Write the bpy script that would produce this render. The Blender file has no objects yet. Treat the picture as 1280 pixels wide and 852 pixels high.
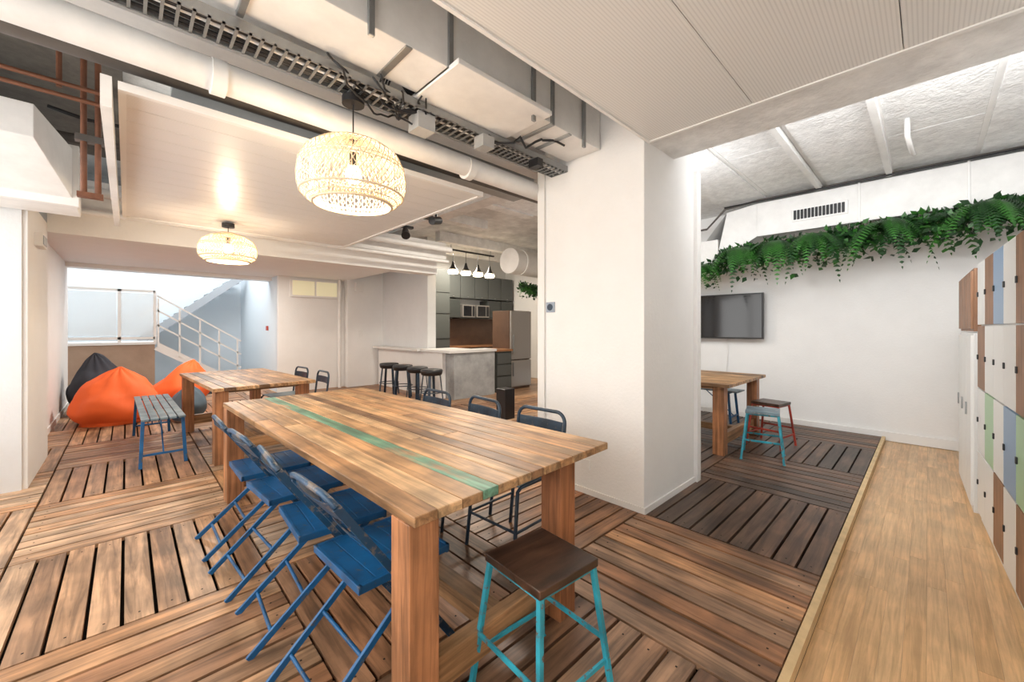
import bpy, bmesh, math, random
from mathutils import Vector, Matrix, noise
random.seed(7)
S=bpy.context.scene
R=random.random
def U(a,b): return random.uniform(a,b)

# ---------------------------------------------------------------- materials
def newmat(name):
    m=bpy.data.materials.new(name); m.use_nodes=True
    nt=m.node_tree; b=nt.nodes['Principled BSDF']; return m,nt,b
def plain(name,col,rough=.5,metal=0,bump=0,bscale=20,var=0,vscale=3,spec=.5,alpha=1):
    m,nt,b=newmat(name)
    b.inputs['Base Color'].default_value=(*col,1); b.inputs['Roughness'].default_value=rough
    b.inputs['Metallic'].default_value=metal; b.inputs['Alpha'].default_value=alpha
    b.inputs['Specular IOR Level'].default_value=spec
    tc=nt.nodes.new('ShaderNodeTexCoord')
    if var>0:
        n=nt.nodes.new('ShaderNodeTexNoise'); n.inputs['Scale'].default_value=vscale; n.inputs['Detail'].default_value=6; n.inputs['Roughness'].default_value=.65
        nt.links.new(tc.outputs['Object'],n.inputs['Vector'])
        r=nt.nodes.new('ShaderNodeValToRGB')
        r.color_ramp.elements[0].position=.3; r.color_ramp.elements[1].position=.7
        r.color_ramp.elements[0].color=(*[c*(1-var) for c in col],1)
        r.color_ramp.elements[1].color=(*[min(1,c*(1+var*.5)) for c in col],1)
        nt.links.new(n.outputs['Fac'],r.inputs['Fac']); nt.links.new(r.outputs['Color'],b.inputs['Base Color'])
    if bump>0:
        n2=nt.nodes.new('ShaderNodeTexNoise'); n2.inputs['Scale'].default_value=bscale; n2.inputs['Detail'].default_value=5
        nt.links.new(tc.outputs['Object'],n2.inputs['Vector'])
        bp=nt.nodes.new('ShaderNodeBump'); bp.inputs['Strength'].default_value=bump; bp.inputs['Distance'].default_value=.01
        nt.links.new(n2.outputs['Fac'],bp.inputs['Height']); nt.links.new(bp.outputs['Normal'],b.inputs['Normal'])
    return m
def worn(name,col,under,amount=.62,scale=18,rough=.4):
    """paint with chipped patches showing the metal below"""
    m,nt,b=newmat(name); L=nt.links.new; N=nt.nodes.new
    tc=N('ShaderNodeTexCoord'); n=N('ShaderNodeTexNoise'); n.inputs['Scale'].default_value=scale; n.inputs['Detail'].default_value=8; n.inputs['Roughness'].default_value=.7
    L(tc.outputs['Object'],n.inputs['Vector'])
    r=N('ShaderNodeValToRGB'); r.color_ramp.elements[0].position=amount-.03; r.color_ramp.elements[1].position=amount+.03
    L(n.outputs['Fac'],r.inputs['Fac'])
    n2=N('ShaderNodeTexNoise'); n2.inputs['Scale'].default_value=6; n2.inputs['Detail'].default_value=4; L(tc.outputs['Object'],n2.inputs['Vector'])
    r2=N('ShaderNodeValToRGB'); r2.color_ramp.elements[0].position=.3; r2.color_ramp.elements[1].position=.7
    r2.color_ramp.elements[0].color=(*[c*.45 for c in col],1); r2.color_ramp.elements[1].color=(*[c*1.25 for c in col],1)
    L(n2.outputs['Fac'],r2.inputs['Fac'])
    mx=N('ShaderNodeMixRGB'); L(r.outputs['Color'],mx.inputs['Fac']); L(r2.outputs['Color'],mx.inputs[1]); mx.inputs[2].default_value=(*under,1)
    L(mx.outputs[0],b.inputs['Base Color']); b.inputs['Roughness'].default_value=rough
    return m
def emis(name,col,st):
    m,nt,b=newmat(name); b.inputs['Base Color'].default_value=(*col,1)
    b.inputs['Emission Color'].default_value=(*col,1); b.inputs['Emission Strength'].default_value=st
    return m
def wood(name,axis,stops,rough=.5,grain=.55,blotch=.35,across=28,along=1.6,wear=None):
    m,nt,b=newmat(name); L=nt.links.new; N=nt.nodes.new
    tc=N('ShaderNodeTexCoord'); at=N('ShaderNodeAttribute'); at.attribute_name='tint'
    ramp=N('ShaderNodeValToRGB'); cr=ramp.color_ramp
    while len(cr.elements)>1: cr.elements.remove(cr.elements[-1])
    cr.elements[0].position=stops[0][0]; cr.elements[0].color=(*stops[0][1],1)
    for p,c in stops[1:]:
        e=cr.elements.new(p); e.color=(*c,1)
    L(at.outputs['Fac'],ramp.inputs['Fac'])
    mul=N('ShaderNodeMath'); mul.operation='MULTIPLY'; mul.inputs[1].default_value=37.0
    L(at.outputs['Fac'],mul.inputs[0])
    comb=N('ShaderNodeCombineXYZ'); 
    for i in range(3): L(mul.outputs[0],comb.inputs[i])
    add=N('ShaderNodeVectorMath'); add.operation='ADD'
    L(tc.outputs['Object'],add.inputs[0]); L(comb.outputs[0],add.inputs[1])
    mp=N('ShaderNodeMapping'); sc=[across]*3; sc['XYZ'.index(axis)]=along
    mp.inputs['Scale'].default_value=sc; L(add.outputs[0],mp.inputs['Vector'])
    n=N('ShaderNodeTexNoise'); n.inputs['Scale'].default_value=1; n.inputs['Detail'].default_value=7; n.inputs['Roughness'].default_value=.6; n.inputs['Distortion'].default_value=.6
    L(mp.outputs[0],n.inputs['Vector'])
    r2=N('ShaderNodeValToRGB'); r2.color_ramp.elements[0].position=.36; r2.color_ramp.elements[1].position=.62
    g=1-grain; r2.color_ramp.elements[0].color=(g,g*.95,g*.9,1); r2.color_ramp.elements[1].color=(1.12,1.1,1.08,1)
    L(n.outputs['Fac'],r2.inputs['Fac'])
    n3=N('ShaderNodeTexNoise'); n3.inputs['Scale'].default_value=3.5; n3.inputs['Detail'].default_value=5
    L(add.outputs[0],n3.inputs['Vector'])
    src=ramp.outputs['Color']
    if wear:
        mp2=N('ShaderNodeMapping'); s2=[14]*3; s2['XYZ'.index(axis)]=3; mp2.inputs['Scale'].default_value=s2; L(add.outputs[0],mp2.inputs['Vector'])
        n4=N('ShaderNodeTexNoise'); n4.inputs['Scale'].default_value=1; n4.inputs['Detail'].default_value=8; L(mp2.outputs[0],n4.inputs['Vector'])
        r4=N('ShaderNodeValToRGB'); r4.color_ramp.elements[0].position=.56; r4.color_ramp.elements[1].position=.68; L(n4.outputs['Fac'],r4.inputs['Fac'])
        mw=N('ShaderNodeMixRGB'); L(r4.outputs['Color'],mw.inputs['Fac']); L(src,mw.inputs[1]); mw.inputs[2].default_value=(*wear,1); src=mw.outputs[0]
    mx=N('ShaderNodeMixRGB'); mx.blend_type='MULTIPLY'; mx.inputs['Fac'].default_value=1
    L(src,mx.inputs[1]); L(r2.outputs['Color'],mx.inputs[2])
    r3=N('ShaderNodeValToRGB'); r3.color_ramp.elements[0].position=.38; r3.color_ramp.elements[1].position=.66
    q=1-blotch; r3.color_ramp.elements[0].color=(q,q,q,1); r3.color_ramp.elements[1].color=(1.15,1.12,1.1,1)
    L(n3.outputs['Fac'],r3.inputs['Fac'])
    mx2=N('ShaderNodeMixRGB'); mx2.blend_type='MULTIPLY'; mx2.inputs['Fac'].default_value=1
    L(mx.outputs[0],mx2.inputs[1]); L(r3.outputs['Color'],mx2.inputs[2])
    L(mx2.outputs[0],b.inputs['Base Color'])
    b.inputs['Roughness'].default_value=rough
    bp=N('ShaderNodeBump'); bp.inputs['Strength'].default_value=.25; bp.inputs['Distance'].default_value=.004
    L(n.outputs['Fac'],bp.inputs['Height']); L(bp.outputs['Normal'],b.inputs['Normal'])
    return m
def ribbed(name,col,axis,scale,dark=.8,rough=.5):
    m,nt,b=newmat(name); L=nt.links.new; N=nt.nodes.new
    tc=N('ShaderNodeTexCoord'); w=N('ShaderNodeTexWave'); w.wave_type='BANDS'; w.bands_direction=axis
    w.inputs['Scale'].default_value=scale; L(tc.outputs['Object'],w.inputs['Vector'])
    r=N('ShaderNodeValToRGB'); r.color_ramp.elements[0].position=.1; r.color_ramp.elements[1].position=.5
    r.color_ramp.elements[0].color=(*[c*dark for c in col],1); r.color_ramp.elements[1].color=(*col,1)
    L(w.outputs['Fac'],r.inputs['Fac']); L(r.outputs['Color'],b.inputs['Base Color'])
    b.inputs['Roughness'].default_value=rough
    return m

M={}
M['wall']=plain('wall_paint',(.85,.845,.83),.7,bump=.25,bscale=45,var=.03)
M['wallgrey']=plain('wall_paint_grey',(.74,.75,.755),.7,bump=.2,bscale=40,var=.04)
M['bluegrey']=plain('paint_bluegrey',(.33,.39,.46),.6)
M['paleblue']=plain('wall_paleblue',(.70,.78,.84),.7)
M['ceil']=plain('rough_concrete_white',(.74,.735,.72),.85,bump=1.0,bscale=14,var=.34,vscale=2.6)
M['ceil2']=plain('rough_concrete_white_b',(.82,.815,.80),.85,bump=1.0,bscale=22,var=.20,vscale=5)
M['bay']=plain('whitewashed_board',(.84,.84,.83),.8,bump=1.0,bscale=30,var=.18,vscale=9)
M['duct']=plain('duct_white',(.81,.80,.78),.5,var=.10,vscale=4)
M['ductg']=plain('duct_grey',(.42,.43,.43),.45,metal=.2,var=.15,vscale=5)
M['panel']=ribbed('panel_ribbed_near',(.76,.75,.725),'Y',20,.87,.45)
M['panel2']=ribbed('panel_ribbed_hall',(.78,.765,.74),'Y',24,.88,.36)
M['trimw']=plain('trim_white',(.82,.81,.79),.45)
M['black']=plain('black_metal',(.015,.015,.017),.4)
M['dark']=plain('dark_gap',(.02,.015,.012),.9)
M['darkplate']=plain('ceiling_plate_dark',(.15,.135,.115),.9,var=.5,vscale=3,bump=.6)  # mottled dark brown, for the plate below the ceiling
M['steel']=plain('galvanised',(.33,.34,.34),.4,metal=.7,var=.2)
M['copper']=plain('rusty_copper_pipe',(.20,.08,.042),.5,metal=.2,var=.45,vscale=6)
M['pipe_dark']=plain('pipe_dark',(.10,.085,.075),.6,var=.3)
M['blue']=worn('chair_blue_paint',(.007,.115,.30),(.09,.085,.085),.61,18,.42)
M['bluef']=worn('chair_frame_paint',(.013,.065,.14),(.17,.15,.14),.56,15,.42)
M['navy']=worn('frame_navy',(.022,.045,.075),(.12,.10,.09),.62,20,.4)
M['seatgrey']=worn('seat_bluegrey_paint',(.17,.24,.28),(.32,.30,.28),.60,14,.4)
M['cyan']=worn('stool_cyan_paint',(.03,.35,.46),(.16,.10,.07),.60,26,.42)
M['red']=worn('stool_red_paint',(.42,.05,.03),(.15,.08,.06),.65,25,.42)
M['orange']=plain('beanbag_orange',(.92,.15,.03),.75,bump=.4,bscale=8)
M['charcoal']=plain('beanbag_charcoal',(.03,.035,.05),.8,bump=.4,bscale=8)
M['slate']=plain('beanbag_slate',(.10,.15,.20),.8,bump=.4,bscale=8)
M['concrete']=plain('concrete_grey',(.38,.39,.39),.65,bump=.3,bscale=25,var=.3,vscale=4)
M['ctop']=plain('counter_top',(.72,.71,.69),.35)
M['kgrey']=plain('kitchen_grey',(.045,.05,.047),.4)
M['kgrey2']=plain('kitchen_grey_light',(.085,.092,.088),.4)
M['brownp']=plain('backsplash_brown',(.11,.058,.034),.5,var=.3)
M['inox']=plain('fridge_inox',(.36,.34,.32),.3,metal=.6)
M['glassb']=plain('screen_black',(.005,.005,.007),.08)
M['rattan']=plain('rattan',(.74,.61,.45),.6)
M['leaf']=plain('leaf_green',(.032,.15,.018),.45,var=.5,vscale=9)
M['leaf2']=plain('leaf_dark',(.010,.055,.010),.5,var=.5,vscale=9)
M['yellow']=plain('pine_edge',(.68,.50,.27),.55,var=.2,vscale=8)
M['lwhite']=plain('locker_white',(.80,.80,.78),.4)
M['lblue']=plain('locker_blue',(.27,.40,.58),.4)
M['lgreen']=plain('locker_green',(.40,.60,.38),.4)
M['brownwall']=plain('panel_brown',(.42,.30,.22),.6,var=.15)
M['winyel']=emis('window_pane_warm',(.85,.80,.55),.25)
M['bulb']=emis('bulb_glow',(1,.80,.52),12)
M['frost']=plain('frosted_panel',(.85,.90,.92),.3,alpha=.35)
M['tread']=plain('stair_tread_grey',(.33,.36,.39),.6)
deckst=[(0,(.062,.046,.038)),(.2,(.135,.088,.063)),(.35,(.22,.115,.065)),(.47,(.31,.17,.095)),(.55,(.42,.20,.095)),(.66,(.42,.26,.16)),(.75,(.60,.33,.165)),(.88,(.60,.40,.255)),(1,(.74,.52,.34))]
M['deckX']=wood('deck_boards_x','X',deckst,.42,.58,.36,26,1.8)
M['deckY']=wood('deck_boards_y','Y',deckst,.42,.58,.36,26,1.8)
tst=[(0,(.15,.09,.055)),(.3,(.34,.19,.095)),(.6,(.55,.31,.145)),(.9,(.70,.45,.235)),(1,(.72,.50,.29))]
M['tabY']=wood('table_planks','Y',tst,.45,.55,.45,30,1.5)
M['tabX']=wood('table_rail','X',tst,.45,.5,.3,30,1.5)
M['tabZ']=wood('table_leg','Z',[(0,(.32,.13,.055)),(1,(.50,.23,.105))],.45,.55,.35,30,1.5)
M['tabG']=wood('table_green_plank','Y',[(0,(.14,.33,.23)),(1,(.18,.40,.29))],.48,.45,.35,30,2.5,wear=(.45,.30,.17))
M['seatwood']=wood('stool_seat_wood','X',[(0,(.06,.033,.022)),(1,(.14,.07,.042))],.35,.7,.55,18,3)
M['lbrown']=wood('locker_wood','Z',[(0,(.27,.145,.085)),(1,(.38,.21,.12))],.5,.3,.15,40,2)
M['bamboo']=wood('bamboo_floor','X',[(0,(.60,.38,.185)),(1,(.70,.47,.25))],.32,.18,.14,60,3)
M['kfloor']=wood('kitchen_floor_wood','X',[(0,(.36,.21,.12)),(1,(.50,.31,.18))],.4,.4,.2)
M['ledge']=wood('worktop_wood','X',[(0,(.34,.16,.07)),(1,(.34,.16,.07))],.4)

# ---------------------------------------------------------------- mesh builder
class MB:
    def __init__(s,name):
        s.name=name; s.bm=bmesh.new(); s.mats=[]; s.t=s.bm.faces.layers.float.new('tint')
    def mi(s,m):
        m=M[m]
        if m not in s.mats: s.mats.append(m)
        return s.mats.index(m)
    def add(s,vs,fs,m,tint=None,smooth=False):
        k=s.mi(m); tt=R() if tint is None else tint
        bv=[s.bm.verts.new(v) for v in vs]
        for f in fs:
            try: F=s.bm.faces.new([bv[i] for i in f])
            except ValueError: continue
            F.material_index=k; F[s.t]=tt; F.smooth=smooth
    def box(s,x0,x1,y0,y1,z0,z1,m,tint=None,mat=None):
        vs=[Vector(v) for v in [(x0,y0,z0),(x1,y0,z0),(x1,y1,z0),(x0,y1,z0),(x0,y0,z1),(x1,y0,z1),(x1,y1,z1),(x0,y1,z1)]]
        if mat: vs=[mat@v for v in vs]
        s.add(vs,[(3,2,1,0),(4,5,6,7),(0,1,5,4),(1,2,6,5),(2,3,7,6),(3,0,4,7)],m,tint)
        return s
    def frame(s,p,q,up=(0,0,1)):
        p=Vector(p);q=Vector(q);d=(q-p).normalized();u=Vector(up)
        if abs(d.dot(u))>.98: u=Vector((1,0,0))
        a=d.cross(u).normalized(); b=a.cross(d).normalized(); return p,q,d,a,b
    def beam(s,p,q,w,h,m,up=(0,0,1),tint=None):
        p,q,d,a,b=s.frame(p,q,up)
        vs=[c+a*i*w/2+b*j*h/2 for c in (p,q) for i,j in ((-1,-1),(1,-1),(1,1),(-1,1))]
        s.add(vs,[(3,2,1,0),(4,5,6,7),(0,1,5,4),(1,2,6,5),(2,3,7,6),(3,0,4,7)],m,tint); return s
    def cyl(s,p,q,r,m,n=14,r2=None,caps=True):
        p,q,d,a,b=s.frame(p,q); r2=r if r2 is None else r2
        vs=[];
        for c,rr in ((p,r),(q,r2)):
            for i in range(n):
                t=2*math.pi*i/n; vs.append(c+a*math.cos(t)*rr+b*math.sin(t)*rr)
        s.add(vs,[(i,(i+1)%n,n+(i+1)%n,n+i) for i in range(n)],m,.5,True)
        if caps:
            s.add([v.copy() for v in vs],[tuple(reversed(range(n))),tuple(range(n,2*n))],m,.5)
        return s
    def tube(s,pts,r,m,n=8,closed=False):
        pts=[Vector(p) for p in pts]; vs=[]; K=len(pts); prev=None
        for i,p in enumerate(pts):
            if closed: d=(pts[(i+1)%K]-pts[i-1])
            else: d=pts[min(i+1,K-1)]-pts[max(i-1,0)]
            d.normalize()
            if prev is None:
                u=Vector((0,0,1)) if abs(d.z)<.9 else Vector((1,0,0))
                a=d.cross(u).normalized()
            else:
                a=(prev-d*prev.dot(d)).normalized()
            prev=a; b=d.cross(a)
            for k in range(n):
                t=2*math.pi*k/n; vs.append(p+a*math.cos(t)*r+b*math.sin(t)*r)
        fs=[]
        for i in range(K if closed else K-1):
            j=(i+1)%K
            for k in range(n): fs.append((i*n+k,i*n+(k+1)%n,j*n+(k+1)%n,j*n+k))
        if not closed: fs+= [tuple(reversed(range(n))),tuple(range((K-1)*n,K*n))]
        s.add(vs,fs,m,.5,True); return s
    def rev(s,prof,c,m,n=28):
        c=Vector(c);vs=[];K=len(prof)
        for r,z in prof:
            for k in range(n):
                t=2*math.pi*k/n; vs.append(c+Vector((r*math.cos(t),r*math.sin(t),z)))
        s.add(vs,[(i*n+k,i*n+(k+1)%n,(i+1)*n+(k+1)%n,(i+1)*n+k) for i in range(K-1) for k in range(n)],m,.5,True); return s
    def done(s,loc=(0,0,0),rz=0,bev=0,sc=1):
        me=bpy.data.meshes.new(s.name); bmesh.ops.recalc_face_normals(s.bm,faces=s.bm.faces)
        s.bm.to_mesh(me); s.bm.free()
        for m in s.mats: me.materials.append(m)
        o=bpy.data.objects.new(s.name,me); S.collection.objects.link(o)
        o.location=loc; o.rotation_euler=(0,0,rz); o.scale=(sc,sc,sc)
        if bev:
            b=o.modifiers.new('bevel','BEVEL'); b.width=bev; b.segments=2; b.limit_method='ANGLE'; b.angle_limit=math.radians(50)
        return o
def dup(o,loc,rz=0,sc=1):
    d=bpy.data.objects.new(o.name.split('.')[0],o.data); S.collection.objects.link(d)
    d.location=loc; d.rotation_euler=(0,0,rz); d.scale=(sc,)*3
    for m in o.modifiers:
        n=d.modifiers.new(m.name,m.type)
        if m.type=='BEVEL': n.width=m.width;n.segments=m.segments;n.limit_method='ANGLE';n.angle_limit=m.angle_limit
    return d
def B(name,x0,x1,y0,y1,z0,z1,m): return MB(name).box(x0,x1,y0,y1,z0,z1,m).done()

# ---------------------------------------------------------------- floors
B('floor',-1.6,8.1,-1.0,13.4,-.14,-.056,'dark')
fb=MB('floor_bamboo'); 
y=.365; 
while y>-.9:
    x=-1.5+U(-.8,0)
    while x<6.8:
        x2=min(6.8,x+U(.9,1.6)); fb.box(max(-1.5,x),x2,max(-.9,y-.072),y-.0006,-.055,-.045,'bamboo',R()); x=x2+.0006
    y-=.072
fb.done()
dk=MB('floor_deck'); T=1.07; nb=9; pitch=T/nb; bw=pitch-.015
for i in range(-4,4):
    for j in range(0,10):
        X0=2.72+i*T; Y0=.40+j*T
        base=U(.50,.76); sp=.17
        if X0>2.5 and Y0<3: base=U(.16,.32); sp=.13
        elif X0<.6 and Y0>2: base=U(.70,.86)  # left boards tinted lighter, bright light put into their colour
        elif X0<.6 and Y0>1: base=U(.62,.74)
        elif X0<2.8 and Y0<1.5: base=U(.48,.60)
        for k in range(nb):
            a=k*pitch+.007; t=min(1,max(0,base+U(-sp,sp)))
            z=U(-.0015,.0015)
            if (i+j)%2==0: bx=[X0+.006,X0+T-.006,Y0+a,Y0+a+bw]; mt='deckX'
            else: bx=[X0+a,X0+a+bw,Y0+.006,Y0+T-.006]; mt='deckY'
            bx[0]=max(bx[0],-1.5); bx[1]=min(bx[1],6.8); bx[3]=min(bx[3],10.2)
            if bx[1]-bx[0]<.02 or bx[3]-bx[2]<.02: continue
            if bx[0]>4.3 and bx[2]>5.6: continue
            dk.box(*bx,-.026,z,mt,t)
            for e in (.06,.94):
                if mt=='deckX': cx=bx[0]+(bx[1]-bx[0])*e; cy=(bx[2]+bx[3])/2
                else: cy=bx[2]+(bx[3]-bx[2])*e; cx=(bx[0]+bx[1])/2
                if cy<5: dk.box(cx-.004,cx+.004,cy-.004,cy+.004,z,z+.0006,'dark')
dk.done(bev=.003)
kf=MB('floor_kitchen')
for k in range(24):
    kf.box(4.32,8.0,5.6+k*.125,5.6+k*.125+.123,-.05,.0,'kfloor')
kf.done()
B('trim_deck_edge',-1.5,6.78,.366,.398,-.045,.008,'yellow')

# ---------------------------------------------------------------- walls
B('wall_right',-1.6,6.9,-1.02,-.9,-.05,3.25,'wall')
w=MB('wall_left')
w.box(-1.62,-1.5,-.9,5.24,-.05,.5,'wall'); w.box(-1.62,-1.5,-.9,5.24,2.9,3.25,'wall')
for yy in (-.9,1.0,2.9,5.04): w.box(-1.62,-1.5,yy,yy+.2,.5,2.9,'wall')
w.done()
for n,yy in ((1,-.7),(2,1.2),(3,3.1)):  # unseen windows, openings added to let fill light in
    f=MB('window_%d'%n); y1=yy+1.7 if n<3 else 5.04
    f.box(-1.6,-1.54,yy,y1,.5,.56,'trimw').box(-1.6,-1.54,yy,y1,2.84,2.9,'trimw').box(-1.6,-1.54,yy,yy+.05,.5,2.9,'trimw').box(-1.6,-1.54,y1-.05,y1,.5,2.9,'trimw').box(-1.6,-1.54,(yy+y1)/2-.02,(yy+y1)/2+.02,.5,2.9,'trimw').done()
w=MB('wall_left_pillar')
w.box(-1.5,-.63,5.24,6.45,0,2.45,'wallgrey'); w.box(-1.5,-.60,5.22,6.45,2.45,2.75,'bluegrey'); w.box(-.63,-.60,5.26,6.45,0,2.45,'wall'); w.done()
B('wall_hall_left',-1.5,-.73,6.47,10.3,0,3.25,'wall')
B('wall_stair_return',-2.6,-1.5,10.2,10.32,-.05,4.5,'wall')
B('wall_stair_left',-2.7,-2.58,10.3,13.3,-.05,4.5,'paleblue')
B('wall_stair_back',-2.7,2.5,13.2,13.32,-.05,4.5,'paleblue')
B('wall_stair_right',2.28,2.4,9.5,13.2,-.05,4.5,'paleblue')
B('stair_sky_blocker',-2.7,2.5,11.6,13.3,4.5,4.6,'wall')  # unseen, added to keep sky light off the stair back wall
B('wall_hall_right',2.28,3.66,9.4,9.52,0,3.25,'wall')
B('wall_hall_pillar',3.64,4.5,9.2,9.52,0,3.25,'wall')
B('wall_kitchen_left',4.5,4.7,7.2,9.52,0,3.25,'wallgrey')
B('wall_kitchen_back',4.7,8.1,8.6,8.72,0,3.25,'wall')
B('wall_kitchen_right',8.0,8.12,4.4,8.6,0,3.25,'wall')
B('wall_partition',4.9,8.1,4.3,4.42,0,3.25,'wall')
B('wall_tv',6.8,6.92,-1.0,4.3,-.05,3.25,'wall')
MB('wall_column').box(2.71,3.6,1.43,2.38,0,3.25,'wall').done(bev=.006)
MB('trim_1').box(2.69,2.80,2.38,2.46,0,2.9,'trimw').done(bev=.003)
MB('trim_2').box(3.6,3.68,1.40,1.52,0,2.72,'trimw').done(bev=.003)
MB('baseboard_column').box(2.698,3.6,1.418,2.38,0,.045,'trimw').done()
B('baseboard_tv',6.775,6.8,-.6,4.3,-.04,.07,'trimw')
B('baseboard_hall',-.73,-.715,6.5,10.3,0,.08,'trimw')
w=MB('window_4'); w.box(2.5,3.5,9.36,9.4,2.02,2.40,'trimw')
w.box(2.54,2.98,9.35,9.37,2.06,2.37,'winyel'); w.box(3.02,3.46,9.35,9.37,2.06,2.37,'winyel'); w.done()
MB('pipe_riser').cyl((3.5,9.3,0),(3.5,9.3,2.9),.035,'duct').done()

# ---------------------------------------------------------------- ceilings
B('ceiling',-1.6,8.1,-1.0,10.3,3.25,3.35,'ceil')
B('ceiling_dark_plate',-1.5,-.02,2.9,6.1,3.17,3.24,'darkplate')
r=MB('ceiling_ribs')
for yy in (3.15,4.3,5.4): r.box(0,4.6,yy,yy+.18,3.10,3.25,'ceil2')
for xx in (3.3,): r.box(xx,xx+.22,2.5,9,3.0,3.25,'ceil2')
for yy in (6.6,7.6): r.box(4.4,8,yy,yy+.15,3.06,3.25,'ceil2')
r.done()
tv=MB('ceiling_bays')
ys=[-.9,-.35,.28,.88,1.5,2.1,2.8,3.5,4.3]
for k in range(len(ys)-1):
    xm=4.6+.5*(k%3)
    tv.box(3.2,xm,ys[k]+.02,ys[k+1]-.02,3.10+.03*(k%2),3.25,'bay'); tv.box(xm+.02,6.8,ys[k]+.02,ys[k+1]-.02,3.11+.02*(k%2),3.25,'bay')
    tv.box(3.2,6.8,ys[k+1]-.02,ys[k+1]+.02,3.125,3.25,'duct')
for yy in (.30,.93): tv.box(3.2,6.2,yy-.025,yy+.025,3.06,3.13,'duct')
tv.done()
p=MB('ceiling_panel_near')
for a,b in ((-.9,-.57),(-.566,.08),(.084,.73),(.734,1.39)): p.box(-1.5,2.715,a,b,2.70,2.74,'panel')
p.box(-1.5,2.74,1.39,1.41,2.692,2.80,'trimw'); p.box(2.715,2.74,-.9,1.39,2.692,2.80,'trimw')
p.done()
B('ceiling_beam',2.74,3.2,-.9,1.43,2.72,3.25,'ceil2')
B('ceiling_beam_inner',3.2,3.6,1.45,2.4,2.75,3.25,'wall')
p=MB('ceiling_panel_hall')
ny=16; st=(5.75-2.73)/ny
for k in range(ny): p.box(0,2.22,2.73+k*st,2.73+(k+1)*st-.006,2.51,2.53,'panel2')
p.box(0,2.22,2.73,5.75,2.52,2.535,'ductg')
for bx in ((-.03,0,2.7,5.78),(2.22,2.25,2.7,5.78)): p.box(*bx,2.50,2.54,'trimw')
p.box(0,2.22,2.7,2.73,2.50,2.54,'trimw').box(0,2.22,5.75,5.78,2.50,2.54,'trimw')
p.box(-.09,-.05,2.7,5.78,2.40,2.55,'duct')
p.done()
B('ceiling_header',-.75,4.2,6.4,6.68,2.36,2.72,'wall')
B('ceiling_header_upper',-.75,4.2,6.1,6.4,2.60,2.9,'duct')
B('ceiling_hall',-.73,3.7,6.68,10.2,2.45,2.52,'wall')
B('ceiling_hall_edge',-.73,2.28,9.9,10.2,2.38,2.46,'trimw')

# ---------------------------------------------------------------- services overhead
d=MB('air_duct')
d.box(-1.45,2.70,1.8,2.13,2.76,3.14,'duct')
for x in (-.6,.35,1.25,2.1): d.box(x,x+.03,1.785,2.145,2.745,3.155,'steel')
d.box(1.25,2.0,1.70,2.2,2.735,2.765,'duct')
for x in (.8,1.9,2.45): d.box(x,x+.03,1.775,1.795,2.7,3.24,'steel')
for x in (.1,1.0,2.3): d.box(x,x+.04,1.80,2.13,2.752,2.762,'steel')
d.done(bev=.004)
MB('white_pipe').cyl((-1.45,2.42,2.60),(4.4,2.56,2.62),.075,'duct',20).cyl((.3,2.46,2.6),(.36,2.46,2.6),.085,'duct',20).cyl((1.9,2.5,2.6),(1.96,2.5,2.6),.085,'duct',20).done()
MB('white_beam_pipe').box(-1.45,4.4,2.54,2.66,2.80,2.9,'duct').done()
t=MB('cable_tray')
for yy in (2.13,2.30): t.box(-1.45,2.9,yy,yy+.008,2.68,2.73,'steel')
x=-1.45
while x<2.9: t.box(x,x+.012,2.13,2.308,2.68,2.688,'steel'); x+=.05
for k in range(6):
    pts=[(-1.45+i*.29,2.155+.024*k+.008*math.sin(i*1.7+k),2.697+.006*math.sin(i+k)) for i in range(16)]
    t.tube(pts,.009,'duct' if k==2 else 'black',6)
t.done()
def wob(p,q,sag,n=14,j=.03):
    p=Vector(p);q=Vector(q)
    return [p.lerp(q,i/n)+Vector((U(-j,j),U(-j,j),U(-j,j)-sag*math.sin(math.pi*i/n))) for i in range(n+1)]
cb=MB('cable_bundle')
for k in range(7):
    cb.tube(wob((1.0+U(-.3,.3),2.08,2.72),(1.4+U(-.2,.3),2.35,2.7),U(0,.10),10,.015),.006,'black',6)
cb.tube(wob((1.7,2.2,2.7),(2.4,1.9,2.74),.02),.009,'black',6)
cb.tube([(1.15+.11*math.cos(a*.45)+.0012*a,2.2+.03*math.sin(a*.9),2.75+.10*math.sin(a*.45)) for a in range(60)],.006,'black',6)
cb.box(1.28,1.4,2.15,2.27,2.58,2.68,'ductg').box(1.75,1.85,2.1,2.2,2.6,2.68,'ductg').box(2.3,2.36,2.1,2.2,2.62,2.68,'black')
cb.done()
MB('loose_cable').tube(wob((-.4,4.4,2.95),(2.4,4.4,2.9),.05),.014,'black',6).done()
MB('loose_cable').tube(wob((2.4,2.82,2.98),(3.2,2.86,3.0),.03,14,.01),.01,'black',6).done()
MB('black_pipe').cyl((-1.45,2.84,2.72),(3.2,2.84,2.72),.06,'pipe_dark',16).done()
MB('grey_duct').box(.2,3.2,2.98,3.3,2.80,3.04,'ductg').done()
cp=MB('rusty_pipes')
for x in (-.135,-.20): cp.cyl((x,3.8,2.22),(x,3.8,3.1),.016,'copper',12)
cp.box(-.23,-.11,3.77,3.83,2.20,2.23,'copper'); cp.box(-.24,-.10,3.77,3.83,2.56,2.60,'pipe_dark')
for z,y0 in ((2.80,3.74),(2.86,3.70)): cp.cyl((-1.45,y0,z),(-.12,y0,z),.014,'copper',12)
cp.cyl((-.3,3.72,2.84),(-.3,3.72,3.15),.014,'copper',10)
cp.done()
ld=MB('left_duct')
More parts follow.
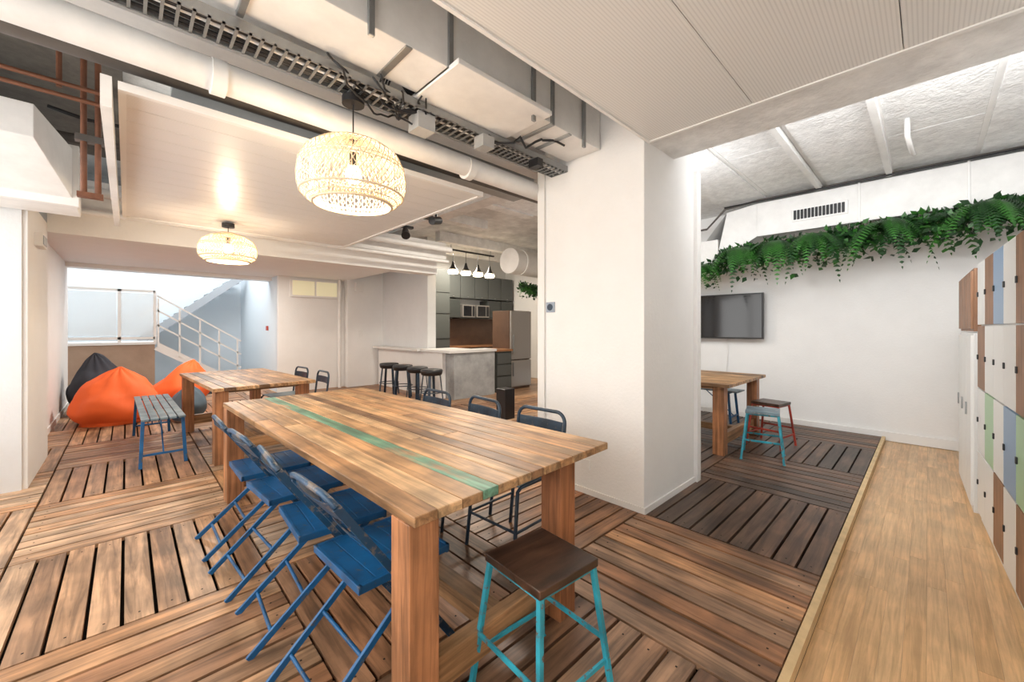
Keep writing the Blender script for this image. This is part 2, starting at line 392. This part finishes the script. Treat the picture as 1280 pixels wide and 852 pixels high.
ld.add([(-1.45,3.9,2.55),(-.42,3.9,2.55),(-.30,4.7,2.36),(-1.45,4.7,2.36),(-1.45,3.9,2.76),(-.42,3.9,2.76),(-.30,4.7,2.76),(-1.45,4.7,2.76)],[(3,2,1,0),(4,5,6,7),(0,1,5,4),(1,2,6,5),(2,3,7,6),(3,0,4,7)],'duct')
ld.box(-1.45,-.29,4.7,5.2,2.33,2.76,'duct').box(-1.45,-.27,4.66,4.72,2.31,2.79,'trimw').done(bev=.004)
hp=MB('hall_pipes')
for yy,z,rr in ((5.95,2.75,.05),(6.03,2.55,.03)): hp.cyl((-.58,yy,z),(4.2,yy,z),rr,'duct',14)
hp.done()
MB('dark_pipe').cyl((-1.4,5.0,2.95),(3.2,5.0,2.95),.04,'pipe_dark').done()
cam=MB('security_camera')
cam.cyl((2.55,3.9,3.24),(2.55,3.9,2.6),.012,'black').cyl((2.48,3.88,2.56),(2.62,3.94,2.6),.045,'black').done()
cam2=MB('spotlight')
cam2.cyl((2.55,4.6,3.24),(2.55,4.6,2.62),.012,'black').cyl((2.55,4.6,2.60),(2.50,4.5,2.5),.035,'black',r2=.055).box(2.45,2.65,4.57,4.63,2.62,2.65,'black').done()

# TV room duct
d=MB('tv_room_duct')
d.box(6.2,6.75,-.88,1.62,2.60,3.05,'duct')
d.add([(6.2,1.62,2.60),(6.75,1.62,2.60),(6.75,2.15,2.30),(6.2,2.15,2.30),(6.2,1.62,3.05),(6.75,1.62,3.05),(6.75,2.0,3.0),(6.2,2.0,3.0)],[(3,2,1,0),(4,5,6,7),(0,1,5,4),(1,2,6,5),(2,3,7,6),(3,0,4,7)],'duct')
d.add([(6.2,2.15,2.30),(6.75,2.15,2.30),(6.75,4.28,2.30),(6.2,4.28,2.30),(6.2,2.0,3.0),(6.75,2.0,3.0),(6.75,2.3,2.62),(6.2,2.3,2.62)],[(0,1,5,4),(4,5,6,7)],'duct')
d.box(6.2,6.75,2.12,4.28,2.28,2.64,'duct')
for yy in (-.3,.55): d.box(6.19,6.75,yy,yy+.02,2.59,3.06,'trimw')
d.box(6.185,6.2,.66,1.22,2.72,2.88,'trimw')
for k in range(14): d.box(6.175,6.19,.69+k*.037,.69+k*.037+.028,2.74,2.86,'black')
d.done(bev=.004)
c=MB('tv_room_conduit')
c.tube([(6.14,-.88,3.07),(6.14,1.6,3.07),(6.14,2.0,3.04),(6.14,2.25,2.8),(6.14,4.2,2.75)],.015,'pipe_dark').tube([(6.1,-.88,3.05),(6.1,2.0,3.05)],.010,'black').done()
c=MB('ceiling_hook_pipe'); c.tube([(4.7,.12,3.1),(4.7,.12,2.99),(4.72,.12,2.96),(5.2,.10,2.96),(5.4,.09,3.0)],.018,'duct').done()

# ---------------------------------------------------------------- greenery
def greenery(name,p0,p1,nf,nl,spread,drop,L0=.42,big=()):
    g=MB(name); p0=Vector(p0);p1=Vector(p1)
    def frond(b,ang,L,bend,m,wf=.26,n=14,lift=.14):
        d=Vector((math.cos(ang)*.9-.35,math.sin(ang),0)); d.normalize(); prev=None
        for i in range(n+1):
            s=i/n; p=b+d*L*s*(1-.25*s)+Vector((0,0,lift*s-bend*L*s*s*.8))
            if prev is not None:
                tang=(p-prev).normalized(); side=tang.cross(Vector((0,0,1))).normalized()
                wl=L*wf*math.sin(math.pi*min(1,s*.85+.12))
                for sg in (-1,1):
                    tip=prev+side*sg*wl+tang*wl*.45+Vector((0,0,-wl*.35))
                    g.add([prev,tip.lerp(prev,.4)-tang*.004,tip,prev.lerp(p,.55)],[(0,1,2,3)],m)
            prev=p
    for k in range(nf):
        b=p0.lerp(p1,R())+Vector((U(-spread,spread)*.6,U(-.05,.05),U(-.06,.08)))
        frond(b,U(0,2*math.pi),U(.5,1)*L0,U(.7,1.7),'leaf' if R()<.55 else 'leaf2')
    for u in big:
        b=p0.lerp(p1,u)+Vector((-.14,0,.05))
        for k in range(13): frond(b,U(1.2,5.1),U(.42,.64),U(1.0,1.7),'leaf' if k%3 else 'leaf2',.15,22,.2)
    for k in range(nl):
        b=p0.lerp(p1,R())+Vector((U(-spread,spread),U(-.04,.04),-abs(random.gauss(0,.4))*drop+.09))
        s=U(.03,.07); n=Vector((U(-1,1),U(-1,1),U(-.3,1))).normalized(); a=n.orthogonal().normalized(); a=Matrix.Rotation(U(0,6.28),3,n)@a; c2=n.cross(a)
        g.add([b,b+a*s*.6+c2*s*.5,b+a*s*1.6,b+a*s*.6-c2*s*.5],[(0,1,2,3)],'leaf' if R()<.4 else 'leaf2')
    g.tube([p0,p0.lerp(p1,.3),p0.lerp(p1,.6),p1],.02,'leaf2')
    return g.done()
greenery('hanging_greenery',(6.2,-.7,2.53),(6.2,2.1,2.36),120,2400,.18,.36,.44,(.12,.37,.60,.74,.9))
greenery('hanging_greenery',(6.1,2.1,2.2),(6.15,3.2,2.12),30,600,.14,.26,.34,(.2,))
greenery('hanging_greenery',(6.1,6.0,2.22),(7.5,6.3,2.15),50,1000,.16,.25,.35)

# ---------------------------------------------------------------- tables
def table(name,L,W,loc,rz,n,green=None,seed=1,lx=(.0,.2),legy=.03,lw=.115):
    random.seed(seed); t=MB(name); h=.76; x=-W/2
    ws=[U(.8,1.25) for _ in range(n)]
    if green is not None: ws[green]=.80
    s=sum(ws); ws=[a*W/s for a in ws]
    tl=[.62,.85,.68,.5,.95,.7,.15,.8,.88,.3,.72,.55,.8]
    for k,wd in enumerate(ws):
        tt=tl[(k+seed)%13]; cut=U(-L*.25,L*.25)
        if green is not None and k==green: t.box(x+.001,x+wd-.001,-L/2,L/2,h-.035,h,'tabG',.5)
        else:
            t.box(x+.001,x+wd-.001,-L/2,cut-.001,h-.035,h,'tabY',tt); t.box(x+.001,x+wd-.001,cut+.001,L/2,h-.035,h,'tabY',min(1,max(0,tt+U(-.25,.2))))
        x+=wd
    x0=-W/2+lx[0]+lw/2; x1=W/2-lx[1]-lw/2
    for cx in (x0,x1):
        for sy in (-1,1):
            cy=sy*(L/2-legy-lw/2)
            t.box(cx-lw/2,cx+lw/2,cy-lw/2,cy+lw/2,0,h-.036,'tabZ',R())
    xm=(x0+x1)/2
    for sy in (-1,1):
        cy=sy*(L/2-legy-lw/2)
        t.box(x0+lw/2,x1-lw/2,cy-.028,cy+.028,.09,.21,'tabX',.5); t.box(x0+lw/2,x1-lw/2,cy-.02,cy+.02,h-.06,h-.036,'tabX',.3)
    t.box(xm-.045,xm+.045,-L/2+.12,L/2-.12,.12,.20,'tabY',.5)
    for cx in (x0,x1): t.box(cx-.012,cx+.012,-L/2+.14,L/2-.14,h-.07,h-.036,'tabY',.4)
    return t.done(loc,rz,bev=.004)
table('dining_table',2.77,1.15,(1.172,2.512,0),math.radians(2),12,3,3,(0,.25))
table('dining_table',2.0,.96,(1.03,5.83,0),math.radians(3),10,None,5,(.02,.06))
table('dining_table',2.0,1.36,(5.18,2.43,0),0,12,None,9,(.03,.05),.06)
random.seed(11)

# ---------------------------------------------------------------- folding chair (faces +X)
c=MB('folding_chair')
HB=.77
for sy in (-1,1):
    y=.195*sy
    c.beam((.44,y,0),(-.085,y,HB-.02),.014,.028,'bluef')
    c.beam((-.19,y*.88,0),(.33,y*.88,.44),.014,.026,'blue')
c.tube([(-.085,-.195,HB-.02),(-.097,-.18,HB),(-.10,-.12,HB+.01),(-.102,0,HB+.012),(-.10,.12,HB+.01),(-.097,.18,HB),(-.085,.195,HB-.02)],.012,'bluef')
def arcpanel(mb,z0,z1,x0,x1,bow,m,w=.185,n=8,th=.006):
    vs=[];
    for i in range(n+1):
        u=-1+2*i/n; dx=-bow*(1-u*u)
        for z,x in ((z0,x0),(z1,x1)):
            vs+= [(x+dx,u*w,z),(x+dx+th,u*w,z)]
    fs=[]
    for i in range(n):
        a=i*4;b=a+4
        fs+=[(a,b,b+2,a+2),(a+1,a+3,b+3,b+1),(a+2,b+2,b+3,a+3),(a,a+1,b+1,b)]
    fs+=[(0,2,3,1),(n*4,n*4+1,n*4+3,n*4+2)]
    mb.add(vs,fs,m)
arcpanel(c,.65,HB-.02,.0,-.085,.03,'bluef')
arcpanel(c,.53,.565,.075,.05,.02,'bluef')
for k in range(6): c.box(-.0+k*.063,.0+k*.063+.060,-.185,.185,.436,.448,'blue')
c.box(-.005,.385,-.20,-.182,.42,.45,'blue').box(-.005,.385,.182,.20,.42,.45,'blue').box(.37,.385,-.2,.2,.415,.45,'blue').box(-.01,.005,-.2,.2,.42,.45,'blue')
for p in ((.36,.115),(.27,.24)): c.cyl((p[0],-.195,p[1]),(p[0],.195,p[1]),.008,'bluef',8)
for p in ((-.107,.07),(.018,.176)): c.cyl((p[0],-.172,p[1]),(p[0],.172,p[1]),.008,'blue',8)
ch=c.done((.58,1.57,0),math.radians(3),bev=.002)
dup(ch,(.555,2.08,0),math.radians(-3)); dup(ch,(.53,2.58,0),math.radians(4)); dup(ch,(.51,3.08,0),math.radians(0))

# ---------------------------------------------------------------- tube chair (faces +X)
c=MB('metal_chair')
def loop(w,x,z0,z1,rad=.07,n=6):
    pts=[(x(z0),-w,z0),(x((z0+z1)/2),-w,(z0+z1)/2)]
    for i in range(n+1):
        a=math.pi/2*i/n; z=z1-rad+rad*math.sin(a); pts.append((x(z),-w+rad-rad*math.cos(a),z))
    for i in range(n+1):
        a=math.pi/2*(1-i/n); z=z1-rad+rad*math.sin(a); pts.append((x(z),w-rad+rad*math.cos(a),z))
    pts+= [(x((z0+z1)/2),w,(z0+z1)/2),(x(z0),w,z0)]
    return pts
c.tube(loop(.20,lambda z:-.02-.12*(z-.45),0,.80),.012,'navy')
for sy in (-1,1):
    c.tube([(.0,sy*.19,.44),(.36,sy*.19,.44),(.385,sy*.19,.42),(.43,sy*.2,0)],.011,'navy')
    c.cyl((.0,sy*.2,.2),(.41,sy*.2,.2),.008,'navy',8)
arcpanel(c,.66,.74,-.045,-.055,.02,'navy')
c.box(-.02,.38,-.19,.19,.445,.457,'seatgrey')
c.cyl((.41,-.2,.2),(.41,.2,.2),.008,'navy',8)
mc=c.done((1.97,1.82,0),math.pi+.05,bev=.002)
dup(mc,(1.95,2.40,0),math.pi-.08); dup(mc,(1.90,2.98,0),math.pi); dup(mc,(1.75,5.35,0),math.pi); dup(mc,(1.72,6.1,0),math.pi+.1)

# ---------------------------------------------------------------- stools
def stool(name,m,seatm,loc,rz,h=.50):
    s=MB(name); a=.135; b=.185
    s.box(-.15,.15,-.15,.15,h-.03,h,seatm,.5)
    s.box(-.14,.14,-.14,.14,h-.045,h-.031,m)
    for sx in (-1,1):
        for sy in (-1,1):
            s.beam((sx*a,sy*a,h-.03),(sx*b,sy*b,0),.02,.02,m)
            s.box(sx*b-.014,sx*b+.014,sy*b-.014,sy*b+.014,0,.006,m)
    q=b+(a-b)*.13/(h-.03)
    for sg in (-1,1):
        s.beam((-q,sg*q,.13),(q,sg*q,.13),.010,.02,m); s.beam((sg*q,-q,.20),(sg*q,q,.20),.010,.02,m)
    return s.done(loc,rz,bev=.004)
stool('metal_stool','cyan','seatwood',(1.118,1.005,0),math.radians(-4))
stool('metal_stool','cyan','seatgrey',(4.80,1.2,0),math.radians(12),.5)
stool('metal_stool','red','seatwood',(5.40,1.27,0),math.radians(-10),.5)
bs=MB('bar_stool')
bs.rev([(0,.64),(.15,.645),(.18,.64),(.19,.62),(.19,.60),(.18,.56),(.16,.54),(.15,.54),(0,.54)],(0,0,0),'black')
for k in range(4):
    a=math.pi/4+k*math.pi/2; bs.beam((.14*math.cos(a),.14*math.sin(a),.6),(.21*math.cos(a),.21*math.sin(a),0),.045,.012,'navy',up=(math.cos(a),math.sin(a),0))
ring=[(.185*math.cos(t),.185*math.sin(t),.25) for t in [2*math.pi*i/20 for i in range(20)]]
bs.tube(ring,.009,'navy',6,True)
b0=bs.done((3.80,5.95,0))
for yy in (6.5,7.05,7.6): dup(b0,(3.85,yy,0),U(0,1))

# ---------------------------------------------------------------- benches
def bench(name,L,W,loc,rz,h=.48):
    b=MB(name)
    for k in range(5):
        x=-W/2+k*W/5; b.box(x+.004,x+W/5-.006,-L/2,L/2,h-.018,h,'seatgrey')
    for sy in (-1,1):
        y=sy*(L/2-.12)
        b.beam((-W/2+.01,y,h-.03),(W/2-.01,y,h-.03),.03,.02,'blue')
        for sx in (-1,1): b.beam((sx*(W/2-.02),y,h-.03),(sx*(W/2-.0),y+sy*.04,0),.028,.028,'blue')
        b.beam((-W/2+.02,y+sy*.03,.12),(W/2-.02,y+sy*.03,.12),.02,.02,'blue')
        b.beam((0,y+sy*.03,.12),(0,y-sy*.35,h-.03),.012,.012,'blue')
    return b.done(loc,rz,bev=.002)
bench('metal_bench',1.85,.34,(.25,6.08,0),math.radians(1))
bench('metal_bench',1.6,.32,(6.15,2.6,0),0)

# ---------------------------------------------------------------- bean bags
def beanbag(name,m,loc,rx,ry,h,lean=(0,0),seed=0,rz=0):
    mb=MB(name); n=48; K=26; vs=[]
    for i in range(K+1):
        v=i/K; 
        z=h*v; rad=(math.sin(math.pi*min(1,(v*.9+.12)))**.5)*(1-.66*max(0,v-.25)**1.05) if v<1 else 0.02
        if v==0: rad=.72
        for k in range(n):
            t=2*math.pi*k/n; x=math.cos(t)*rx*rad+lean[0]*v*v; y=math.sin(t)*ry*rad+lean[1]*v*v
            nn=noise.noise(Vector((x*3+seed*5,y*3,z*3)))*.2*(1 if v>0.02 else .3)+.03*math.sin(t*9+v*7+seed)*v+.04*abs(noise.noise(Vector((x*9,y*9,z*9+seed))))
            vs.append((x*(1+nn),y*(1+nn),max(0,z*(1+nn*.6)) if i else 0))
    fs=[(i*n+k,i*n+(k+1)%n,(i+1)*n+(k+1)%n,(i+1)*n+k) for i in range(K) for k in range(n)]
    fs+=[tuple(reversed(range(n))),tuple(range(K*n,(K+1)*n))]
    mb.add(vs,fs,m,.5,True); return mb.done(loc,rz)
beanbag('bean_bag','orange',(-.10,8.15,0),.52,.48,.74,(.03,.15),1)
beanbag('bean_bag','orange',(.64,9.1,0),.44,.42,.78,(.22,0),2)
beanbag('bean_bag','charcoal',(-.30,9.3,0),.40,.42,.92,(-.06,0),3)
beanbag('bean_bag','slate',(.66,7.75,0),.24,.36,.5,(.02,0),4)

# ---------------------------------------------------------------- pendants
def pendant(loc,ztop,rr=.305,zs=.84):
    p=MB('rattan_pendant_lamp')
    prof=[(.03,.235),(.09,.232),(.15,.205),(.21,.17),(.265,.12),(.295,.05),(.305,-.03),(.303,-.09),(.288,-.145),(.255,-.185),(.22,-.205)]
    sc=rr/.305; prof=[(a*sc,b*sc*zs) for a,b in prof]
    def P(u):
        f=u*(len(prof)-1); i=min(int(f),len(prof)-2); g=f-i
        return prof[i][0]*(1-g)+prof[i+1][0]*g, prof[i][1]*(1-g)+prof[i+1][1]*g
    for fam in (1,-1):
        for k in range(56):
            pts=[]
            for i in range(21):
                u=i/20; r_,z=P(u); t=2*math.pi*k/56+fam*u*1.25
                pts.append((r_*math.cos(t),r_*math.sin(t),z))
            p.tube(pts,.0022,'rattan',4)
    for u,th in ((0,.006),(.1,.004),(.25,.003),(.28,.003),(.5,.003),(.53,.003),(.8,.006),(.9,.003),(1,.009)):
        r_,z=P(u); p.tube([(r_*math.cos(t),r_*math.sin(t),z) for t in [2*math.pi*i/36 for i in range(36)]],th,'rattan',6,True)
    zz=zs*sc; r_=.235*sc
    for k in range(60):
        t=2*math.pi*k/60; p.tube([(.12*sc*math.cos(t),.12*sc*math.sin(t),.2*zz),(r_*math.cos(t),r_*math.sin(t),.05*zz),(r_*math.cos(t),r_*math.sin(t),-.13*zz),(.2*sc*math.cos(t),.2*sc*math.sin(t),-.2*zz)],.0018,'rattan',4)
    p.cyl((0,0,.2*zs),(0,0,ztop-loc[2]),.004,'black',8); p.cyl((0,0,.05),(0,0,.12),.02,'black',12)
    p.cyl((0,0,ztop-loc[2]-.04),(0,0,ztop-loc[2]),.06,'black',16)
    p.rev([(.001,.05),(.03,.04),(.045,.0),(.035,-.04),(.001,-.055)],(0,0,.0),'bulb',16)
    return p.done(loc)
pendant((.93,2.27,2.225),2.66,.29,.88); pendant((.80,5.30,2.22),2.49,.27,.78)

# ---------------------------------------------------------------- lockers
lk=MB('lockers')
pat=[['lwhite','lwhite','lblue','lbrown'],['lwhite','lblue','lwhite','lblue'],['lbrown','lgreen','lbrown','lbrown'],['lwhite','lblue','lwhite','lwhite'],
     ['lbrown','lwhite','lwhite','lblue'],['lwhite','lgreen','lwhite','lbrown'],['lwhite','lwhite','lbrown','lwhite']]
W=.31;H=.44
lk.box(-.02,7*W+.02,-.5,-.02,0,1.88,'lwhite')
for k in range(7):
    for j in range(4):
        m=pat[k][j]; z0=.07+j*.45
        lk.box(k*W+.004,(k+1)*W-.004,-.02,.0,z0,z0+H,m,.5)
        lk.box(k*W+.262,k*W+.278,.0,.008,z0+.2,z0+.235,'black')
lk.done((4.47-7*W*1.0,-.25-7*W*.0454,-.045),math.radians(2.6),bev=.002)
l2=MB('storage_cabinet')
l2.box(0,1.0,-.45,0,0,1.36,'lwhite').box(0,1.0,-.45,0,1.37,1.85,'lbrown',.5)
for k in range(3): l2.box(k*.33+.01,k*.33+.32,0,.015,.05,1.34,'lwhite'); l2.box(k*.33+.01,k*.33+.32,0,.015,1.39,1.83,'lbrown',.6); l2.box(k*.33+.27,k*.33+.29,.015,.025,.7,.8,'steel')
l2.done((4.62,-.24,-.045),math.radians(1.5),bev=.002)

# ---------------------------------------------------------------- TV etc
MB('wall_television').box(6.66,6.71,1.66,2.84,1.19,1.87,'black').box(6.655,6.66,1.675,2.825,1.21,1.855,'glassb').box(6.71,6.8,2.1,2.4,1.4,1.6,'black').done(bev=.003)
MB('tv_cable').tube([(6.78,2.2,1.3),(6.78,2.17,1.0),(6.785,2.2,.6),(6.785,2.18,.3)],.005,'trimw').box(6.785,6.8,2.14,2.22,.26,.34,'trimw').done()
MB('thermostat_panel').box(2.695,2.71,2.27,2.36,1.49,1.58,'bluegrey').cyl((2.696,2.315,1.535),(2.69,2.315,1.535),.03,'navy').done()
MB('emergency_light').box(-.60,-.55,5.6,5.85,2.1,2.22,'trimw').box(-.55,-.545,5.62,5.83,2.12,2.2,'steel').done()
MB('wall_outlets').box(2.697,2.71,1.9,1.98,.2,.28,'trimw').box(3.9,3.98,9.17,9.2,1.15,1.3,'trimw').box(3.8,3.98,9.1,9.2,2.2,2.4,'trimw').done()

# ---------------------------------------------------------------- kitchen
b=MB('bar_counter')
b.box(4.43,5.45,6.17,6.45,0,.88,'concrete').box(4.36,4.48,6.45,9.15,0,.88,'wall').box(4.30,5.1,6.13,7.15,.88,.93,'ctop').box(4.22,4.49,7.15,9.15,.88,.93,'ctop').box(5.1,5.47,6.13,6.5,.88,.93,'ctop').done(bev=.004)
k=MB('kitchen_cabinets')
k.box(5.2,5.62,8.0,8.59,0,2.75,'kgrey2'); k.box(5.62,7.98,8.0,8.59,0,.86,'kgrey'); k.box(5.62,7.98,7.96,8.59,.86,.90,'ledge',.5)
k.box(5.62,7.98,8.56,8.59,.90,1.6,'brownp')
for i in range(5):
    x=5.64+i*.46; k.box(x,x+.44,8.2,8.58,2.12,2.72,'kgrey2'); k.box(x,x+.44,8.0,8.02,.1,.82,'kgrey2')
    if i!=1 and i!=2: k.box(x,x+.44,8.2,8.58,1.62,2.08,'kgrey')
    k.box(x+.2,x+.24,8.18,8.2,2.14,2.16,'steel')
k.box(6.1,7.02,8.2,8.58,1.60,1.62,'kgrey')
for z in (.4,1.1,1.7,2.2): k.box(5.2,5.62,7.99,8.0,z,z+.01,'black')
k.done(bev=.003)
MB('microwave').box(6.12,6.52,8.15,8.55,1.63,1.95,'inox').box(6.15,6.40,8.14,8.15,1.66,1.92,'glassb').box(6.43,6.5,8.14,8.15,1.66,1.92,'black').done(bev=.004)
MB('microwave').box(6.58,7.0,8.15,8.55,1.63,1.95,'inox').box(6.61,6.87,8.14,8.15,1.66,1.92,'glassb').box(6.9,6.98,8.14,8.15,1.66,1.92,'black').done(bev=.004)
MB('refrigerator').box(6.04,6.68,6.36,6.92,.0,1.74,'brownp').box(6.05,6.68,6.31,6.36,.66,1.73,'inox').box(6.05,6.68,6.31,6.36,.06,.64,'inox').box(6.1,6.12,6.28,6.31,.8,1.2,'steel').box(6.1,6.12,6.28,6.31,.3,.6,'steel').done(bev=.006)
c=MB('base_cabinet'); c.box(5.56,6.0,6.25,6.85,0,.86,'kgrey').box(5.54,6.02,6.22,6.87,.86,.90,'ledge',.5)
for z in (.1,.35,.6): c.box(5.58,5.98,6.235,6.25,z,z+.22,'kgrey2')
c.done(bev=.003)
kl=MB('kitchen_pendant_rail')
kl.box(4.85,6.15,6.98,7.02,3.0,3.03,'black')
for x in (5.0,5.34,5.68,6.02):
    kl.cyl((x,7,3.02),(x,7,2.75),.005,'black',6).rev([(.02,2.77),(.03,2.72),(.05,2.66),(.10,2.59)],(x,7,0),'black',16).rev([(.10,2.59),(.115,2.55),(.10,2.51),(.001,2.50)],(x,7,0),'bulb',16)
for x in (4.95,6.05): kl.cyl((x,7,3.03),(x,7,3.25),.005,'black',6)
kl.done()
MB('kitchen_round_duct').cyl((5.6,5.9,2.72),(7.95,6.1,2.72),.26,'duct',24).cyl((5.9,5.92,2.72),(5.95,5.92,2.72),.27,'trimw',24).cyl((6.5,5.97,2.72),(6.55,5.97,2.72),.27,'trimw',24).done()
MB('waste_bin').box(4.0,4.2,4.3,4.5,0,.45,'black').done(bev=.01)

# ---------------------------------------------------------------- staircase hall
s=MB('stair_landing')
s.box(-2.5,.42,11.0,12.2,-.05,1.02,'brownwall').box(-2.5,.44,10.97,12.2,1.02,1.07,'trimw').done()
s=MB('landing_railing')
for x in (-2.4,-1.0,-.82,-.1,.42): s.box(x-.025,x+.025,10.98,11.02,1.07,2.12,'trimw')
for z in (1.15,2.1): s.box(-2.4,.42,10.98,11.02,z-.025,z+.025,'trimw')
for x in (-.8,-.08): s.box(x,x+.66 if x<-.5 else x+.48,10.995,11.0,1.2,2.05,'frost')
s.done()
s=MB('staircase')
n=7
for i in range(n):
    z=1.05-(i+1)*.13; x=.45+i*.2; s.box(x,x+.22,11.0,11.9,z-.03,z,'tread')
s.beam((.45,10.98,.98),(1.9,10.98,.02),.03,.16,'trimw')
for z in (.95,.65,.35): s.beam((.45,10.96,1.07+z),(1.9,10.96,.1+z),.03,.03,'trimw')
for i in range(5): 
    x=.47+i*.34; zb=1.05-(x-.42)*.65; s.beam((x,10.96,zb-.05),(x,10.96,zb+.95),.03,.03,'trimw')
for i in range(9):
    z=1.22+i*.165; x=.25+i*.2; s.box(x,x+.24,12.3,13.1,z-.04,z,'tread'); s.box(x+.01,x+.03,12.3,13.1,z-.165,z-.04,'frost')
s.beam((.2,12.28,1.05),(2.20,12.28,2.72),.03,.16,'tread')
for q in (.95,.5): s.beam((.2,12.28,1.1+q),(2.20,12.28,2.72+q),.035,.035,'trimw')
s.done()
MB('fire_alarm').box(2.25,2.28,10.2,10.3,1.3,1.4,'red').done()

# ---------------------------------------------------------------- lights
def pt(loc,e,col=(1,1,1),r=.06,name='lamp'):
    l=bpy.data.lights.new(name,'POINT'); l.energy=e; l.color=col; l.shadow_soft_size=r
    o=bpy.data.objects.new(name,l); S.collection.objects.link(o); o.location=loc; return o
def ar(loc,e,sx,sy,col=(1,1,1),name='area_fill',rot=(0,0,0)):
    l=bpy.data.lights.new(name,'AREA'); l.shape='RECTANGLE'; l.size=sx; l.size_y=sy; l.energy=e; l.color=col
    o=bpy.data.objects.new(name,l); S.collection.objects.link(o); o.location=loc; o.rotation_euler=rot; return o
warm=(1,.78,.54); hp_=math.pi/2
pt((.93,2.27,2.13),33,warm,.05,'pendant_bulb_light'); pt((.80,5.30,2.13),36,warm,.05,'pendant_bulb_light')
# fill lights added unseen behind the beam / column, shining into the tv room (+X)
ar((3.22,0,2.88),40,.25,1.4,(.97,.985,1),'tv_room_fill',(0,-hp_,0))
ar((3.70,1.95,2.4),26,.3,.7,(.97,.985,1),'tv_room_fill',(0,-hp_,0))
# fill light added unseen on top of the suspended panel, brightens the ceiling
ar((1.1,4.6,2.58),16,1.4,1.4,(1,.95,.88),'panel_fill_up',(math.pi,0,0))
ar((5.6,7.4,3.04),75,.4,.4,(1,.90,.76),'kitchen_fill')  # added fill, brightens the kitchen, no fixture modelled
ar((3.9,4.4,3.08),75,.4,.4,(1,.91,.80),'lounge_fill')  # added fill under the ceiling, stands for no real lamp
ar((1.2,8.4,2.44),62,.3,.3,(1,.92,.82),'hall_fill')  # added fill to brighten the hall walls
pt((1.2,10.9,3.4),60,(.97,.98,1),.2,'stair_fill')  # added point fill, supplements sky light from the open stairwell top
w=bpy.data.worlds.new('World'); S.world=w; w.use_nodes=True
bg=w.node_tree.nodes['Background']; bg.inputs[0].default_value=(1,.985,.96,1); bg.inputs[1].default_value=4.8

# ---------------------------------------------------------------- camera
cd=bpy.data.cameras.new('camera'); co=bpy.data.objects.new('camera',cd); S.collection.objects.link(co)
cd.sensor_width=36; cd.lens=500.6/1280*36; cd.shift_y=-16/1280; cd.clip_start=.02
co.location=(0,0,1.35)
th=math.atan2(.7204,.6935)
co.rotation_euler=(math.pi/2,0,th-math.pi/2)
S.camera=co
S.view_settings.view_transform='Standard'
